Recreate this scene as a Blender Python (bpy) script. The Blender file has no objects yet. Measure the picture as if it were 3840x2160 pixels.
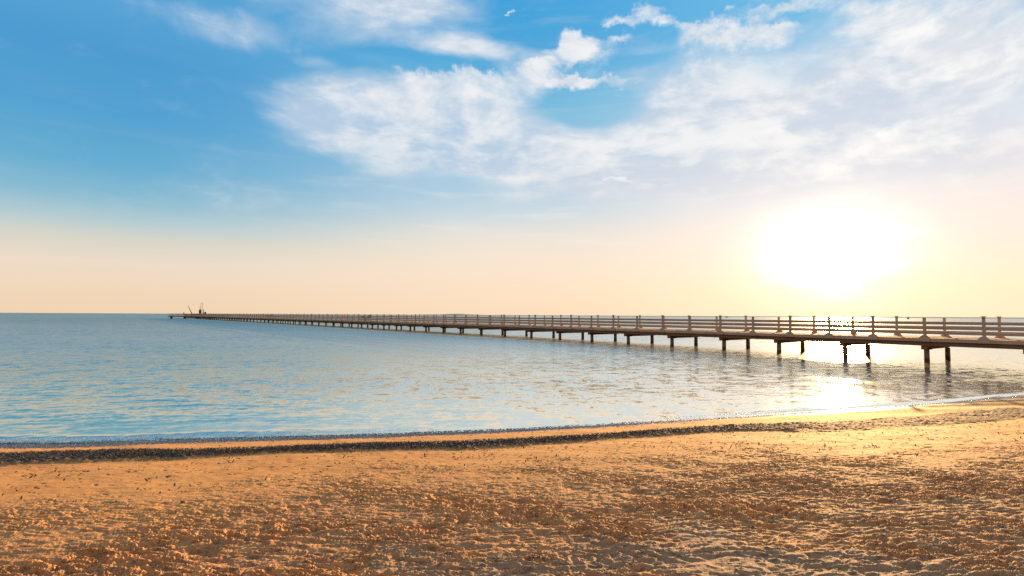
import bpy, bmesh, math, random
import numpy as np
from mathutils import Vector, Matrix

random.seed(7)
rng = np.random.default_rng(7)
S = bpy.context.scene
COL = S.collection
R = math.radians

# ------------------------------------------------------------------ camera
EYE = 2.37                     # metres above the water; the sand under the tripod is 0.77
FPX = 2050.0                   # focal length in pixels of a 3840 wide picture
PITCH = math.atan(102.5 / FPX)
ROLL = -R(0.30)
cam_d = bpy.data.cameras.new('camera')
cam = bpy.data.objects.new('camera', cam_d)
COL.objects.link(cam)
cam_d.sensor_width = 36.0
cam_d.lens = FPX / 3840.0 * 36.0
cam_d.clip_start = 0.1
cam_d.clip_end = 60000.0
CM = Matrix.Rotation(math.pi / 2 + PITCH, 3, 'X') @ Matrix.Rotation(-ROLL, 3, 'Z')
cam.matrix_world = Matrix.Translation((0, 0, EYE)) @ CM.to_4x4()
S.camera = cam


def pdir(px, py):
    """world direction seen at a pixel of the 3840x2160 photograph"""
    return (CM @ Vector(((px - 1920.0) / FPX, -(py - 1080.0) / FPX, -1.0))).normalized()


def azel(px, py):
    d = pdir(px, py)
    return math.degrees(math.atan2(d.x, d.y)), math.degrees(math.asin(d.z))


def gp(px, py, h=0.0):
    d = pdir(px, py)
    t = (h - EYE) / d.z
    return Vector((d.x * t, d.y * t, h))


# ------------------------------------------------------------------ exposure and sampling
S.view_settings.view_transform = 'Standard'
S.view_settings.look = 'None'
S.view_settings.gamma = 1.0
S.view_settings.use_curve_mapping = False
S.view_settings.exposure = 1.0
EXPO = 2.0
S.render.engine = 'CYCLES'
S.cycles.use_denoising = False
S.cycles.sample_clamp_indirect = 6.0
S.cycles.sample_clamp_direct = 60.0
S.cycles.max_bounces = 6
S.cycles.caustics_reflective = False
S.cycles.caustics_refractive = False

SUN_AZ, SUN_EL = 31.0, 6.0


# ------------------------------------------------------------------ node helper
class NT:
    def __init__(self, tree):
        self.t = tree
        tree.nodes.clear()

    def n(self, kind, **kw):
        nd = self.t.nodes.new(kind)
        for k, v in kw.items():
            setattr(nd, k, v)
        return nd

    def link(self, a, b):
        self.t.links.new(a, b)

    def put(self, sock, v):
        if v is None:
            return
        if isinstance(v, (int, float)):
            sock.default_value = v
        elif isinstance(v, (tuple, list)):
            if len(sock.default_value) == 4 and len(v) == 3:
                v = (*v, 1.0)
            sock.default_value = v
        else:
            self.link(v, sock)

    def math(self, op, a, b=None, c=None, clamp=False):
        nd = self.n('ShaderNodeMath', operation=op, use_clamp=clamp)
        self.put(nd.inputs[0], a)
        self.put(nd.inputs[1], b)
        self.put(nd.inputs[2], c)
        return nd.outputs[0]

    def vmath(self, op, a, b=None, scale=None):
        nd = self.n('ShaderNodeVectorMath', operation=op)
        self.put(nd.inputs[0], a)
        self.put(nd.inputs[1], b)
        if scale is not None:
            self.put(nd.inputs['Scale'], scale)
        return nd.outputs['Value'] if op in ('LENGTH', 'DOT_PRODUCT', 'DISTANCE') else nd.outputs[0]

    def mapr(self, v, a, b, c=0.0, d=1.0, kind='SMOOTHSTEP'):
        nd = self.n('ShaderNodeMapRange', interpolation_type=kind)
        self.put(nd.inputs['Value'], v)
        for k, x in (('From Min', a), ('From Max', b), ('To Min', c), ('To Max', d)):
            self.put(nd.inputs[k], x)
        return nd.outputs['Result']

    def mix(self, f, a, b, mode='MIX'):
        nd = self.n('ShaderNodeMix', data_type='RGBA', blend_type=mode)
        self.put(nd.inputs[0], f)
        self.put(nd.inputs[6], a)
        self.put(nd.inputs[7], b)
        return nd.outputs[2]

    def noise(self, vec, scale, detail=4.0, rough=0.5, dist=0.0, dim='3D', lac=2.0):
        nd = self.n('ShaderNodeTexNoise', noise_dimensions=dim)
        self.put(nd.inputs['Vector'], vec)
        nd.inputs['Scale'].default_value = scale
        nd.inputs['Detail'].default_value = detail
        nd.inputs['Roughness'].default_value = rough
        nd.inputs['Lacunarity'].default_value = lac
        nd.inputs['Distortion'].default_value = dist
        return nd.outputs[0]

    def ramp(self, f, stops, mode='LINEAR'):
        nd = self.n('ShaderNodeValToRGB')
        cr = nd.color_ramp
        cr.interpolation = mode
        while len(cr.elements) > 1:
            cr.elements.remove(cr.elements[-1])
        for i, (p, c) in enumerate(stops):
            e = cr.elements[0] if i == 0 else cr.elements.new(p)
            e.position = p
            e.color = (*c[:3], 1.0)
        self.put(nd.inputs[0], f)
        return nd.outputs[0]


def lin(r, g, b):
    def f(c):
        c /= 255.0
        return c / 12.92 if c <= 0.04045 else ((c + 0.055) / 1.055) ** 2.4
    return (f(r), f(g), f(b))


# ------------------------------------------------------------------ sky
W = bpy.data.worlds.new('World')
S.world = W
W.use_nodes = True
w = NT(W.node_tree)
tc = w.n('ShaderNodeTexCoord')
sep = w.n('ShaderNodeSeparateXYZ')
w.link(tc.outputs['Generated'], sep.inputs[0])
DX, DY, DZ = sep.outputs
AZ = w.math('MULTIPLY', w.math('ARCTAN2', DX, DY), 180 / math.pi)
EL = w.math('MULTIPLY', w.math('ARCSINE', DZ), 180 / math.pi)
comb = w.n('ShaderNodeCombineXYZ')
w.link(AZ, comb.inputs[0])
w.link(EL, comb.inputs[1])
P = comb.outputs[0]
ELMAX = 45.0
ef = w.math('DIVIDE', EL, ELMAX, clamp=True)


def elramp(px, rows):
    st = []
    for py, c in sorted(rows, key=lambda r: -r[0]):
        st.append((max(0.0, min(1.0, azel(px, py)[1] / ELMAX)), lin(*c)))
    return w.ramp(ef, st)


left = elramp(420, [(1172, (243, 214, 180)), (1080, (244, 219, 190)), (980, (239, 222, 203)), (890, (216, 215, 203)),
                    (820, (180, 205, 212)), (740, (140, 190, 212)), (620, (106, 176, 212)), (420, (84, 163, 212)),
                    (200, (78, 157, 211)), (0, (88, 164, 216))])
mid = elramp(1900, [(1182, (254, 224, 190)), (1080, (254, 228, 200)), (980, (250, 231, 210)), (890, (238, 230, 218)),
                    (800, (205, 220, 228)), (700, (176, 208, 228)), (560, (140, 196, 226)), (380, (112, 186, 222)),
                    (180, (76, 168, 220)), (0, (66, 164, 222))])
right = elramp(3300, [(1188, (255, 234, 196)), (1080, (255, 236, 200)), (980, (252, 234, 212)), (890, (250, 232, 220)),
                      (760, (246, 233, 228)), (600, (236, 234, 240)), (420, (214, 226, 240)), (200, (170, 210, 236)),
                      (0, (110, 188, 232))])
a_l, a_m, a_r = azel(420, 1100)[0], azel(1900, 1100)[0], azel(3200, 1100)[0]
base = w.mix(w.mapr(AZ, a_l, a_m), left, mid)
base = w.mix(w.mapr(AZ, a_m, a_r), base, right)

# soft noise that breaks the cloud outlines
vst = w.vmath('MULTIPLY', P, (1.0, 1.9, 1.0))
warp = w.n('ShaderNodeTexNoise')
w.link(vst, warp.inputs['Vector'])
warp.inputs['Scale'].default_value = 0.05
warp.inputs['Detail'].default_value = 3
wv = w.vmath('SCALE', w.vmath('SUBTRACT', warp.outputs['Color'], (0.5, 0.5, 0.5)), scale=9.0)
vw = w.vmath('ADD', vst, wv)
n_big = w.noise(vw, 0.085, 9.0, 0.56)
n_fine = w.noise(vw, 0.30, 8.0, 0.62)
n_sh = w.noise(w.vmath('ADD', vw, (1.6, -1.2, 0.0)), 0.16, 7.0, 0.55)
n_sh0 = w.noise(vw, 0.16, 7.0, 0.55)
Pw = w.vmath('ADD', P, w.vmath('SCALE', wv, scale=0.35))


cum_w = w.n('ShaderNodeTexNoise')
w.link(w.vmath('MULTIPLY', P, (1.0, 1.25, 1.0)), cum_w.inputs['Vector'])
cum_w.inputs['Scale'].default_value = 0.42
cum_w.inputs['Detail'].default_value = 5
cum_w.inputs['Roughness'].default_value = 0.6
cw = w.vmath('SUBTRACT', cum_w.outputs['Color'], (0.5, 0.5, 0.5))
Pc = w.vmath('ADD', P, w.vmath('ADD', w.vmath('SCALE', cw, scale=4.2), w.vmath('SCALE', wv, scale=0.12)))
KD = 3840.0 / 2576.0


def blob(x, y, rx, ry, amp, hard=0.0, below=None, coords=None):
    """a cloud bank round a direction of the sky, measured on the 2576 wide photograph;
    below = how far it reaches down when its foot is softer than its top"""
    a0, e0 = azel(x * KD, y * KD)
    a1, _ = azel((x + rx) * KD, y * KD)
    _, e1 = azel(x * KD, (y - ry) * KD)
    v = w.vmath('MULTIPLY', w.vmath('SUBTRACT', coords or Pw, (a0, e0, 0)), (1 / (a1 - a0), 1 / (e1 - e0), 0))
    if below:
        sp_ = w.n('ShaderNodeSeparateXYZ')
        w.link(v, sp_.inputs[0])
        yy_ = w.math('ADD', w.math('MAXIMUM', sp_.outputs[1], 0.0), w.math('MULTIPLY', w.math('MINIMUM', sp_.outputs[1], 0.0), ry / below))
        L = w.math('SQRT', w.math('ADD', w.math('MULTIPLY', sp_.outputs[0], sp_.outputs[0]), w.math('MULTIPLY', yy_, yy_)))
    else:
        L = w.vmath('LENGTH', v)
    return w.mapr(L, hard, 1.0 + (1 - hard) * 0.6, amp, 0.0)


def total(rows, **kw):
    d = None
    for r_ in rows:
        v = blob(*r_, **kw)
        d = v if d is None else w.math('ADD', d, v)
    return d


# broad thin veil
veil = total([(1200, 330, 420, 150, .62), (1700, 330, 520, 190, .95), (2250, 300, 620, 330, 1.0), (980, 30, 270, 105, .95),
              (1230, 130, 150, 44, .85), (770, 325, 110, 70, .6), (560, 60, 170, 46, .6), (950, 270, 240, 75, .6),
              (1530, 430, 420, 80, .45), (790, 145, 50, 14, .35), (500, 190, 120, 40, .14), (1150, 380, 300, 70, .25),
              (1485, 272, 140, 58, -1.55), (1290, 80, 150, 55, -.6), (1080, 165, 230, 26, -.55), (1900, 50, 110, 24, -.7),
              (1560, 150, 110, 18, -.4), (1620, 20, 240, 30, -.5)])
veil = w.math('ADD', veil, w.math('MULTIPLY', w.math('SUBTRACT', n_big, 0.5), 1.9))
va = w.mapr(veil, 0.02, 0.95, 0.0, 0.92)
# heaped cloud with bright crisp tops and soft feet
cum = total([(1070, 215, 75, 34, 1.0, .1, 80), (1215, 203, 125, 20, .8, .1, 62), (930, 262, 115, 30, .72, 0., 60), (1230, 300, 95, 45, .75, 0., 75),
             (1352, 168, 62, 16, .85, .1, 30), (1408, 132, 62, 24, .95, .1, 45), (1455, 98, 55, 20, .9, .1, 40), (1490, 125, 60, 20, .6, 0., 50),
             (1400, 200, 80, 15, .75, .1, 40), (1500, 198, 110, 15, .9, .1, 32), (1545, 42, 36, 20, .8, .1, 18), (1612, 36, 46, 28, .8, .1, 26),
             (1672, 52, 34, 18, .8, .1, 22), (1560, 92, 40, 14, .7, .1, 14), (1760, 62, 66, 26, .95, .1, 60), (1862, 72, 66, 24, .95, .1, 60),
             (1965, 72, 72, 22, .95, .1, 60), (1838, 20, 26, 12, .7, .1, 12), (1990, 10, 140, 22, .8, 0., 24), (2190, 30, 130, 50, .85, 0., 100),
             (2350, 90, 210, 90, .85, 0., 150), (1740, 190, 130, 30, .55, 0., 60), (1990, 245, 190, 40, .6, 0., 80), (2250, 330, 260, 60, .6, 0., 110),
             (1290, 33, 14, 5, .9, .2, 6), (1550, 455, 80, 8, .55, 0., 10), (1450, 420, 190, 18, .3, 0., 30), (2050, 400, 300, 40, .4, 0., 60),
             (560, 62, 90, 22, .25, 0., 30), (1180, 395, 120, 12, .3, 0., 16), (2560, 150, 260, 150, .6, 0., 200)], coords=Pc)
cum = w.math('ADD', cum, w.math('MULTIPLY', w.math('SUBTRACT', n_big, 0.5), 1.0))
cum = w.math('ADD', cum, w.math('MULTIPLY', w.math('SUBTRACT', n_fine, 0.5), 1.3))
ca = w.mapr(cum, 0.12, 1.15)
hz = w.mapr(EL, 6.0, 12.5)
va = w.math('MULTIPLY', va, hz)
ca = w.math('MULTIPLY', ca, hz)
lit = w.mapr(w.math('SUBTRACT', n_sh0, n_sh), -0.08, 0.12)
litf = w.math('ADD', w.math('MULTIPLY', lit, 0.6), w.math('MULTIPLY', w.mapr(n_fine, 0.38, 0.62), 0.4))
vcol = w.mix(w.mapr(AZ, -12, 30), lin(186, 208, 230), lin(202, 214, 230))
n_v = w.noise(w.vmath('ADD', w.vmath('MULTIPLY', vw, (0.8, 1.3, 1.0)), (31.0, 7.0, 2.0)), 0.11, 7.0, 0.6)
vcol = w.mix(w.mapr(w.math('ADD', w.math('MULTIPLY', n_v, 0.72), w.math('MULTIPLY', n_fine, 0.28)), 0.43, 0.62, 0.0, 0.92), vcol, lin(247, 246, 246))
ccol = w.mix(litf, w.mix(w.mapr(AZ, -5, 32), lin(214, 224, 236), lin(226, 229, 235)), w.mix(w.mapr(AZ, -10, 35), lin(244, 244, 246), lin(255, 254, 252)))
warmc = w.math('MULTIPLY', w.mapr(EL, 8.0, 18.0, 1.0, 0.0), 0.6)
vcol = w.mix(warmc, vcol, lin(240, 230, 226))
ccol = w.mix(warmc, ccol, lin(250, 242, 238))
sky = w.mix(va, base, vcol)
sky = w.mix(w.math('MULTIPLY', ca, 0.94), sky, ccol)
# thin streaks low in the haze
streak = w.noise(w.vmath('MULTIPLY', P, (0.09, 0.75, 1.0)), 1.0, 6.0, 0.55)
sf = w.math('MULTIPLY', w.mapr(streak, 0.50, 0.72), w.math('MULTIPLY', w.mapr(EL, 3.0, 9.0, 0.0, 0.32), w.mapr(EL, 13.0, 19.0, 1.0, 0.25)))
sf = w.math('MULTIPLY', sf, w.mapr(AZ, -30.0, 5.0, 0.15, 1.0))
sky = w.mix(sf, sky, lin(248, 242, 236))

# glow of air round the low sun (light the sky gives off)
sa, se = SUN_AZ - 0.8, SUN_EL - 0.3
sv = w.vmath('MULTIPLY', w.vmath('SUBTRACT', P, (sa, se, 0)), (1 / 1.45, 1.0, 0))
sd = w.vmath('LENGTH', sv)
sdn = w.math('ADD', sd, w.math('ADD', w.math('MULTIPLY', w.math('SUBTRACT', n_fine, 0.5), 2.6), w.math('MULTIPLY', w.math('SUBTRACT', streak, 0.5), 3.0)))
g1 = w.math('MULTIPLY', w.math('EXPONENT', w.math('MULTIPLY', w.math('MULTIPLY', sdn, sdn), -1 / 9.5)), 1.15)
g2 = w.math('MULTIPLY', w.math('EXPONENT', w.math('MULTIPLY', sd, -1 / 5.5)), 0.34)
g3 = w.math('MULTIPLY', w.math('EXPONENT', w.math('MULTIPLY', w.math('MULTIPLY', sd, sd), -1 / 1.0)), 10.0)
glow = w.mix(1.0, (0, 0, 0), (0, 0, 0))
for g, c in ((g1, (1.0, 0.93, 0.80)), (g2, (1.0, 0.90, 0.66)), (g3, (1.0, 0.80, 0.45))):
    glow = w.vmath('ADD', glow, w.vmath('SCALE', w.vmath('ADD', c, (0, 0, 0)), scale=g))
sky = w.vmath('ADD', sky, glow)

# far side of the sky, away from the sun, is dimmer
bk = w.mapr(DY, -0.25, 0.35, 0.0, 1.0)
zen = w.mapr(EL, 38.0, 70.0)
backc = w.mix(w.mapr(EL, 0, 40), lin(196, 168, 146), lin(158, 146, 142))
sky = w.mix(bk, backc, sky)
sky = w.mix(w.math('MULTIPLY', zen, 0.8), sky, lin(104, 108, 120))

nish = w.n('ShaderNodeTexSky', sky_type='NISHITA')
nish.sun_disc = False
nish.sun_elevation = R(SUN_EL)
nish.sun_rotation = R(SUN_AZ)
nish.air_density = 1.2
nish.dust_density = 2.0
bg1 = w.n('ShaderNodeBackground')
w.link(sky, bg1.inputs[0])
bg1.inputs[1].default_value = 0.97 / EXPO
bg2 = w.n('ShaderNodeBackground')
w.link(nish.outputs[0], bg2.inputs[0])
bg2.inputs[1].default_value = 0.001
ad = w.n('ShaderNodeAddShader')
w.link(bg1.outputs[0], ad.inputs[0])
w.link(bg2.outputs[0], ad.inputs[1])
wo = w.n('ShaderNodeOutputWorld')
w.link(ad.outputs[0], wo.inputs[0])
W.cycles.sampling_method = 'MANUAL'
W.cycles.sample_map_resolution = 1024

# ------------------------------------------------------------------ sun
sl = bpy.data.lights.new('sun', 'SUN')
sl.energy = 5.0
sl.angle = R(0.55)
sl.color = (1.0, 0.60, 0.25)
sun = bpy.data.objects.new('sun', sl)
COL.objects.link(sun)
sdv = Vector((math.sin(R(SUN_AZ)) * math.cos(R(SUN_EL)), math.cos(R(SUN_AZ)) * math.cos(R(SUN_EL)), math.sin(R(SUN_EL))))
sun.rotation_euler = sdv.to_track_quat('Z', 'Y').to_euler()


# ------------------------------------------------------------------ numpy noise
_perm = rng.permutation(512).astype(np.int64)
_ang = rng.random(512) * 2 * np.pi
_gx, _gy = np.cos(_ang), np.sin(_ang)


def pnoise(x, y):
    xi = np.floor(x).astype(np.int64)
    yi = np.floor(y).astype(np.int64)
    xf = x - xi
    yf = y - yi
    u = xf * xf * xf * (xf * (xf * 6 - 15) + 10)
    v = yf * yf * yf * (yf * (yf * 6 - 15) + 10)

    def g(ix, iy, fx, fy):
        h = _perm[(_perm[ix & 511] + iy) & 511]
        return _gx[h] * fx + _gy[h] * fy
    a = g(xi, yi, xf, yf)
    b = g(xi + 1, yi, xf - 1, yf)
    c = g(xi, yi + 1, xf, yf - 1)
    d = g(xi + 1, yi + 1, xf - 1, yf - 1)
    return (a + u * (b - a)) * (1 - v) + (c + u * (d - c)) * v * 1.0


def fbm(x, y, octv=4, gain=0.5, lac=2.03):
    s = 0.0
    a = 1.0
    for i in range(octv):
        s = s + a * pnoise(x + 17.3 * i, y - 9.1 * i)
        x = x * lac
        y = y * lac
        a *= gain
    return s


def sstep(a, b, x):
    t = np.clip((x - a) / (b - a), 0, 1)
    return t * t * (3 - 2 * t)


# ------------------------------------------------------------------ the beach profile
sh_px = [(300, 1668), (700, 1652), (1150, 1641), (1500, 1630), (1950, 1612), (2400, 1586), (2800, 1562), (3150, 1541), (3540, 1512)]
sh = np.array([[p.x, p.y] for p in (gp(a, b, 0.0) for a, b in sh_px)])
shx = np.concatenate(([-4000, -60.0], sh[:, 0], [26.0, 4000.0]))
shy = np.concatenate(([sh[0, 1] - 300, sh[0, 1] - 3.0], sh[:, 1], [sh[-1, 1] + (26 - sh[-1, 0]) * 0.42, sh[-1, 1] + 1500.0]))


def shore_y(x):
    return np.interp(x, shx, shy)


def sdist(x, y):
    x = np.asarray(x, float)
    sl_ = (shore_y(x + 1.0) - shore_y(x - 1.0)) / 2.0
    return (shore_y(x) - y) / np.sqrt(1 + sl_ * sl_)


def prof(s):
    up = 0.77 * (1 - np.exp(-np.maximum(s, 0) / 8.0)) / (1 - math.exp(-9.5 / 8.0))
    dn = np.maximum(0.10 * np.minimum(s, 0), -2.5)
    return up + dn


def sand_hit(px, py):
    d = pdir(px, py)
    t = 1.0
    while t < 200:
        x, y, z = d.x * t, d.y * t, EYE + d.z * t
        if z <= float(prof(sdist(x, y))):
            break
        t += 0.02
    return x, y


def scurve(pts):
    """distance inland from the waterline, as a function of X, of a line seen in the photograph"""
    q = sorted((sand_hit(a, b) for a, b in pts))
    xs = np.array([p[0] for p in q])
    ss = np.array([float(sdist(p[0], p[1])) for p in q])
    return lambda x: np.interp(x, xs, ss)


wr_top = scurve([(300, 1694), (700, 1690), (1000, 1684), (1400, 1667), (1700, 1662), (1950, 1649), (2300, 1630), (2500, 1613), (2800, 1592), (3100, 1582), (3300, 1570), (3540, 1550)])
wr_bot = scurve([(300, 1732), (600, 1724), (1000, 1702), (1400, 1689), (1700, 1685), (1950, 1674), (2300, 1644), (2500, 1634), (2800, 1616), (3000, 1622), (3200, 1612), (3540, 1593)])
churn_line = scurve([(300, 1872), (700, 1868), (850, 1830), (1000, 1815), (1200, 1790), (1400, 1765), (1700, 1752), (2000, 1742), (2250, 1722), (2500, 1695), (2900, 1672), (3200, 1690), (3540, 1690)])
silt_line = scurve([(300, 2300), (1400, 2190), (1900, 2120), (2300, 2060), (2500, 2040), (3000, 2030), (3540, 2010)])


# ------------------------------------------------------------------ mesh helpers
def grid_mesh(name, V, nr, nc, closed=True):
    idx = np.arange(nr * nc).reshape(nr, nc)
    if closed:
        a = idx[:-1, :]
        b = np.roll(idx, -1, axis=1)[:-1, :]
        c = np.roll(idx, -1, axis=1)[1:, :]
        d = idx[1:, :]
    else:
        a, b, c, d = idx[:-1, :-1], idx[:-1, 1:], idx[1:, 1:], idx[1:, :-1]
    F = np.stack([a.ravel(), d.ravel(), c.ravel(), b.ravel()], axis=1)
    return raw_mesh(name, V, F)


def raw_mesh(name, V, F, smooth=True):
    me = bpy.data.meshes.new(name)
    nf, k = F.shape
    me.vertices.add(len(V))
    me.vertices.foreach_set('co', np.ascontiguousarray(V, dtype=np.float32).ravel())
    me.loops.add(nf * k)
    me.loops.foreach_set('vertex_index', np.ascontiguousarray(F, dtype=np.int32).ravel())
    me.polygons.add(nf)
    me.polygons.foreach_set('loop_start', np.arange(0, nf * k, k, dtype=np.int32))
    me.polygons.foreach_set('loop_total', np.full(nf, k, dtype=np.int32))
    me.polygons.foreach_set('use_smooth', np.full(nf, smooth, dtype=bool))
    me.update(calc_edges=True)
    return me


def attr(me, name, a):
    at = me.attributes.new(name, 'FLOAT', 'POINT')
    at.data.foreach_set('value', np.ascontiguousarray(a, dtype=np.float32).ravel())


def add_obj(name, me, mat=None, parent=None, **props):
    o = bpy.data.objects.new(name, me)
    COL.objects.link(o)
    if mat is not None and me is not None:
        me.materials.append(mat)
    if parent is not None:
        o.parent = parent
    for k, v in props.items():
        o[k] = v
    return o


def material(name):
    m = bpy.data.materials.new(name)
    m.use_nodes = True
    return m, NT(m.node_tree)


def finish(m, t, **kw):
    bs = t.n('ShaderNodeBsdfPrincipled')
    for k, v in kw.items():
        t.put(bs.inputs[k.replace('_', ' ')], v)
    out = t.n('ShaderNodeOutputMaterial')
    t.link(bs.outputs[0], out.inputs[0])
    return bs


def bump(t, h, dist, strength=1.0, normal=None):
    b = t.n('ShaderNodeBump')
    b.inputs['Strength'].default_value = strength
    b.inputs['Distance'].default_value = dist
    t.put(b.inputs['Height'], h)
    if normal is not None:
        t.link(normal, b.inputs['Normal'])
    return b.outputs[0]


# ------------------------------------------------------------------ sand
def polar_azimuths(dense_half, step, coarse):
    a = np.arange(-dense_half, dense_half, step)
    b = np.arange(dense_half, 360 - dense_half, coarse)
    return np.radians(np.concatenate((a, b)))


az = polar_azimuths(56.0, 0.066, 1.2)
rr = [0.5, 0.9, 1.3, 1.7, 2.0, 2.3, 2.5]
while rr[-1] < 6000:
    r_ = rr[-1]
    if r_ < 5.5:
        st = 0.0095 + 0.0022 * (r_ - 2.5)
    elif r_ < 17:
        st = 0.017 + 0.0022 * (r_ - 5.5)
    else:
        st = r_ * 0.06
    rr.append(r_ + st)
rr = np.array(rr)
RR, AA = np.meshgrid(rr, az, indexing='ij')
X = (RR * np.sin(AA)).ravel()
Y = (RR * np.cos(AA)).ravel()
s = sdist(X, Y)
wob = 0.13 * fbm(X * 0.7, Y * 0.7, 3) + 0.09 * fbm(X * 2.6, Y * 2.6, 3)
sw = s + wob
Z = prof(s)
near = (RR.ravel() < 40)
wt, wb = wr_top(X), wr_bot(X)
wmid = (wt + wb) / 2
wj = 0.10 * fbm(X * 5.0, Y * 5.0 + 4, 3)
wrack = sstep(wt - 0.06, wt + 0.14, sw + wj) * (1 - sstep(wb - 0.16, wb + 0.10, sw + wj))
wrack *= 1 - 0.5 * sstep(0.15, 0.4, fbm(X * 1.6 + 3, Y * 3.0, 3))
cl = churn_line(X)
ln = 0.55 * fbm(X * 0.9, Y * 0.9, 4)
churn = 0.35 * sstep(cl - 0.7, cl + 0.4, s + ln + 0.5 * fbm(X * 3.1, Y * 4.2 + 8, 3)) + 0.65 * sstep(cl + 0.1, cl + 2.6, s + ln + 0.5 * fbm(X * 3.1, Y * 4.2 + 8, 3))
silt = sstep(-0.15, 0.55, s - silt_line(X) + 1.1 * fbm(X * 1.1 + 40, Y * 1.6, 4))
patch = sstep(0.22, 0.5, fbm(X * 0.75 + 9, Y * 1.0 - 5, 3) + 0.1)
silt = np.clip(silt + 0.75 * patch * sstep(cl + 2.0, cl + 3.2, s), 0, 1)
# trampled, wind-dried sand: small clods and hollows
rx, ry = X + 0.25 * Y, Y - 0.12 * X
vary = 0.55 + 1.0 * sstep(-0.35, 0.4, fbm(X * 0.9 + 21, Y * 1.5 + 3, 3))
w1 = fbm(X * 4 + 3, Y * 4, 2) * 0.06
w2 = fbm(X * 4 - 13, Y * 4 + 7, 2) * 0.06
lum = fbm((X + w1 + 0.35 * Y) * 7.5, (Y + w2 - 0.08 * X) * 26.0, 4, 0.66)
rid = 1 - np.abs(fbm((X + w1) * 3.4 + 31, (Y + w2 - 0.08 * X) * 14.0, 4, 0.56)) * 2.4
pits = np.maximum(0, fbm(X * 6.0 + 60, Y * 12.0 + 11, 3) - 0.12)
und = fbm(X * 1.3, Y * 1.9, 4, 0.5)
foot = -np.maximum(0, fbm(X * 2.4 + 5, Y * 2.9 + 50, 2) - 0.22) * 0.16
ch = churn * (1 - 0.62 * silt)
crust = sstep(-0.09, 0.09, lum) * 0.5 + sstep(0.16, 0.34, lum) * 0.4 - sstep(0.16, 0.34, -lum) * 0.5
Z = Z + near * ch * (vary * (0.0115 * crust + 0.006 * lum + 0.009 * rid - 0.045 * pits) + 0.013 * und + 0.36 * foot)
ripl = 1 - np.abs(pnoise((X + 0.5 * w1) * 2.2 + 3 * und, (Y * 1.0 + 0.4 * und) * 5.5)) * 2.6
Z = Z + near * churn * silt * (0.018 * ripl + 0.012 * und)
sm = (1 - churn) * sstep(0.2, 0.8, s)
speck = np.maximum(0, fbm(X * 7.0 + 70, Y * 9.0, 4, 0.6) - 0.48)
Z = Z + near * sm * (0.004 * fbm(X * 6, Y * 9, 3) + 0.012 * fbm(X * 1.1, Y * 1.5, 2)) - near * sm * speck * 0.05
wrh = 1 - 0.5 * sstep(3.0, 7.0, X)
Z = Z + near * wrack * wrh * (0.035 + 0.030 * fbm(X * 14, Y * 14, 3))
Z = Z + near * 0.006 * fbm(X * 0.8, Y * 0.8, 2) * sstep(-0.3, 0.4, s)
V = np.stack([X, Y, Z], axis=1)
me = grid_mesh('sand', V, len(rr), len(az))
shing = (sstep(-0.4, 0.02, sw) * (1 - sstep(0.42, 0.75, sw - 0.10 * fbm(X * 5, Y * 5, 2)))) * (1 - sstep(1.0, 5.5, X))
attr(me, 'wrack', wrack)
attr(me, 'churn', churn)
attr(me, 'silt', silt * churn)
attr(me, 'wet', 1 - sstep(0.10, 0.75, sw + 0.25 * fbm(X * 0.9 + 2, Y * 0.9, 2)))
attr(me, 'shingle', shing)
attr(me, 'speck', sstep(0.0, 0.10, speck) * sm)
m, t = material('sand')
pos = t.n('ShaderNodeNewGeometry').outputs['Position']


def at_(t, n_):
    a_ = t.n('ShaderNodeAttribute', attribute_name=n_)
    return a_.outputs['Fac']


nA = t.noise(pos, 1.4, 5, 0.55)
nB = t.noise(t.vmath('MULTIPLY', pos, (0.6, 1.2, 1.0)), 24.0, 6, 0.68)
nC = t.noise(pos, 160.0, 4, 0.6)
nD = t.noise(t.vmath('MULTIPLY', pos, (1, 1.5, 1)), 5.5, 5, 0.6)
c_s = t.mix(t.mapr(nA, 0.35, 0.65), (0.80, 0.35, 0.07), (0.87, 0.415, 0.095))
c_c = t.mix(t.mapr(nD, 0.35, 0.65), (0.56, 0.25, 0.085), (0.84, 0.42, 0.15))
c = t.mix(at_(t, 'churn'), c_s, c_c)
c = t.mix(at_(t, 'silt'), c, t.mix(nD, (0.42, 0.25, 0.13), (0.56, 0.34, 0.18)))
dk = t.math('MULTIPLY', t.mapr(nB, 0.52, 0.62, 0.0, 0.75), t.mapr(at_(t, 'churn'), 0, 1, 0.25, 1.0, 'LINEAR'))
c = t.mix(dk, c, (0.12, 0.06, 0.038))  # dark flecks in the colour: debris, plus painted small shadows among the clods
c = t.mix(t.mapr(nC, 0.35, 0.7, 0.0, 0.22), c, (0.86, 0.54, 0.32))
c = t.mix(t.math('MULTIPLY', at_(t, 'wet'), 0.35), c, (0.30, 0.17, 0.08))
shc = t.mix(t.mapr(t.noise(pos, 34.0, 4, 0.65), 0.42, 0.60), (0.09, 0.10, 0.11), (0.60, 0.58, 0.55))
c = t.mix(t.math('MULTIPLY', at_(t, 'shingle'), 0.85), c, shc)
wrc = t.mix(t.mapr(t.noise(pos, 42.0, 4, 0.7), 0.45, 0.70), (0.030, 0.026, 0.020), (0.22, 0.185, 0.145))
gx = t.n('ShaderNodeSeparateXYZ')
t.link(pos, gx.inputs[0])
wrc = t.mix(t.mapr(gx.outputs[0], 2.5, 6.5), wrc, t.mix(nD, (0.115, 0.06, 0.03), (0.24, 0.12, 0.055)))
c = t.mix(at_(t, 'wrack'), c, wrc)
c = t.mix(t.math('MULTIPLY', at_(t, 'speck'), 0.85), c, (0.09, 0.05, 0.035))
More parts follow.
